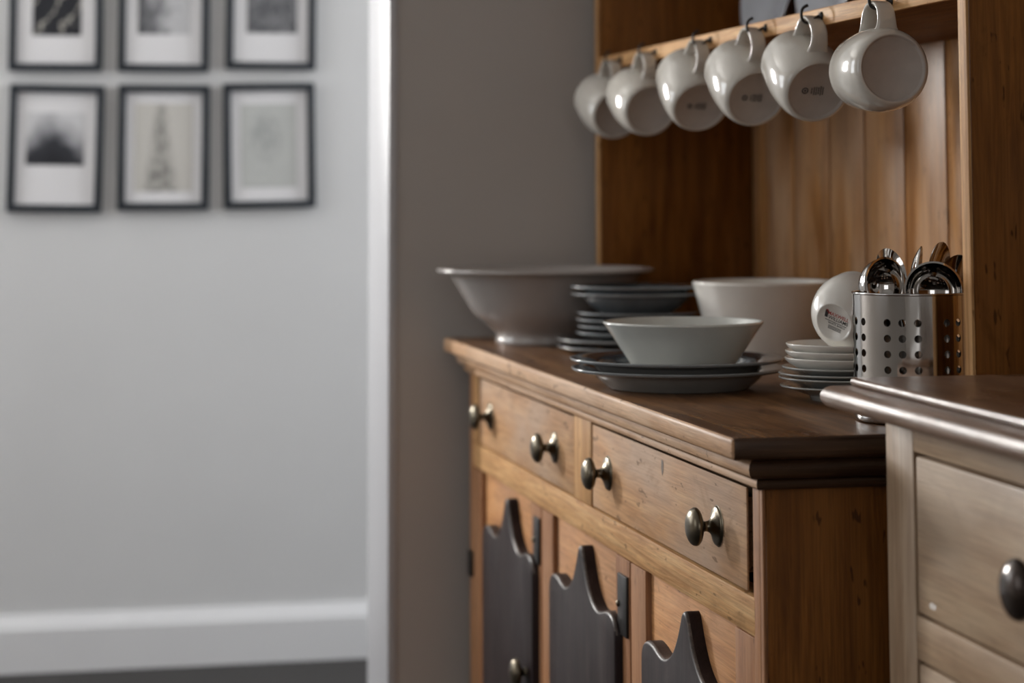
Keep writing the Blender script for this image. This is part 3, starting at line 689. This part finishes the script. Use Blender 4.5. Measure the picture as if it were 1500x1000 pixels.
# ------------------------------------------------------------------ pictures in the hall
def art(name, kind, seed):
    m, nt, b = new_mat(name); tc = N(nt, 'ShaderNodeTexCoord'); sep = N(nt, 'ShaderNodeSeparateXYZ'); nt.links.new(tc.outputs['Generated'], sep.inputs[0])
    u, v = sep.outputs[0], sep.outputs[2]
    ns = N(nt, 'ShaderNodeTexNoise', noise_dimensions='4D', Scale=4.0, Detail=5.0, W=seed); nt.links.new(tc.outputs['Generated'], ns.inputs['Vector']); n = ns.outputs[0]
    ns2 = N(nt, 'ShaderNodeTexNoise', noise_dimensions='4D', Scale=14.0, Detail=4.0, W=seed + 5); nt.links.new(tc.outputs['Generated'], ns2.inputs['Vector']); n2 = ns2.outputs[0]
    dx = mathn(nt, 'ABSOLUTE', mathn(nt, 'SUBTRACT', u, .45))
    if kind == 'mountain':
        h = mathn(nt, 'ADD', mathn(nt, 'SUBTRACT', .62, mathn(nt, 'MULTIPLY', dx, .9)), mathn(nt, 'MULTIPLY', mathn(nt, 'SUBTRACT', n, .5), .6))
        d = mathn(nt, 'SUBTRACT', v, h); c = ramp(nt, mathn(nt, 'ADD', d, .5), [(.0, (.012, .013, .018)), (.42, (.03, .032, .04)), (.62, (.30, .30, .32)), (1, (.66, .66, .67))])
    elif kind == 'dark':
        a = mathn(nt, 'ADD', mathn(nt, 'MULTIPLY', mathn(nt, 'SUBTRACT', u, v), 1.3), mathn(nt, 'MULTIPLY', n, 1.4)); s = mathn(nt, 'ABSOLUTE', mathn(nt, 'SINE', mathn(nt, 'MULTIPLY', a, 4.5)))
        c = ramp(nt, s, [(.0, (.50, .48, .42)), (.16, (.35, .33, .3)), (.34, (.022, .023, .028)), (1, (.014, .015, .02))])
    elif kind == 'grey':
        a = mathn(nt, 'ADD', mathn(nt, 'MULTIPLY', u, .5), mathn(nt, 'MULTIPLY', n, .9)); c = ramp(nt, a, [(.38, (.05, .053, .06)), (.60, (.22, .22, .23)), (.82, (.55, .55, .56))])
    elif kind == 'texture':
        c = ramp(nt, mathn(nt, 'ADD', mathn(nt, 'MULTIPLY', n2, .6), mathn(nt, 'MULTIPLY', n, .5)), [(.4, (.045, .048, .055)), (.7, (.26, .26, .27))])
    elif kind == 'sketch':
        wd = mathn(nt, 'SUBTRACT', .30, mathn(nt, 'MULTIPLY', v, .24)); ins = mathn(nt, 'SUBTRACT', wd, dx)
        f = mathn(nt, 'MULTIPLY', ramp(nt, mathn(nt, 'ADD', mathn(nt, 'MULTIPLY', ins, 2.0), .3), [(.2, 0.), (.5, 1.)]), ramp(nt, n2, [(.35, .15), (.65, 1.)]))
        c = mixc(nt, f, (.60, .58, .54), (.17, .165, .15))
    else:
        dv = mathn(nt, 'SUBTRACT', v, .58); rr = mathn(nt, 'SQRT', mathn(nt, 'ADD', mathn(nt, 'MULTIPLY', dx, dx), mathn(nt, 'MULTIPLY', dv, dv)))
        f = mathn(nt, 'MULTIPLY', ramp(nt, rr, [(.05, .7), (.22, .55), (.34, .12)]), ramp(nt, n2, [(.38, .2), (.62, 1.)]))
        c = mixc(nt, f, (.55, .56, .54), (.25, .26, .26))
    nt.links.new(c, b.inputs['Base Color']); b.inputs['Roughness'].default_value = .7; return m
# x0, z0, x1, z1, tilt, print rectangle (fractions), kind, label
PICS = [(-.8107, .5445, -.5895, .850, .0, (.20, .25, .82, .80), 'dark', 'black-framed dark print with pale streaks, above the mountain print'),
        (-.5535, .5448, -.3351, .850, .2, (.16, .27, .85, .80), 'grey', 'black-framed grey photograph print, above the tall tower-like sketch'),
        (-.2947, .5516, -.0759, .852, .3, (.18, .27, .85, .84), 'texture', 'black-framed textured grey print, above the faint circular drawing'),
        (-.8080, .2088, -.5855, .5117, .9, (.125, .35, .86, .82), 'mountain', 'black-framed print of a dark mountain under a pale sky'),
        (-.5510, .2123, -.3323, .5132, .1, (.12, .10, .88, .90), 'sketch', 'black-framed sketch of a tall tapering tower-like shape on cream paper'),
        (-.2984, .2159, -.0763, .5190, -1.0, (.13, .12, .86, .88), 'faint', 'black-framed faint grey drawing, hung slightly askew')]
for x0, z0, x1, z1, tilt, pr, kind, lab in PICS:
    cx, cz = (x0 + x1) / 2, (z0 + z1) / 2; hw, hh = (x1 - x0) / 2, (z1 - z0) / 2; fw = .018
    t = thing('picture_frame', lab, 'picture', (cx, YF - .001, H + cz), 'framed pictures in the hall', (0, math.radians(tilt), 0), local=True)
    for q in ((-hw, hw, hh - fw, hh), (-hw, hw, -hh, -hh + fw), (-hw, -hw + fw, -hh + fw, hh - fw), (hw - fw, hw, -hh + fw, hh - fw)):
        box('frame_bar', q[0], q[1], -.020, 0, q[2], q[3], FRAMEB, t, .0015)
    box('mount_card', -hw + fw - .001, hw - fw + .001, -.008, -.002, -hh + fw - .001, hh - fw + .001, MAT_W, t)
    iw, ih = 2 * (hw - fw), 2 * (hh - fw); a, c, e, g = pr
    box('print', -iw / 2 + a * iw, -iw / 2 + e * iw, -.0088, -.0081, -ih / 2 + c * ih, -ih / 2 + g * ih, art('print_' + kind, kind, 3.1), t)
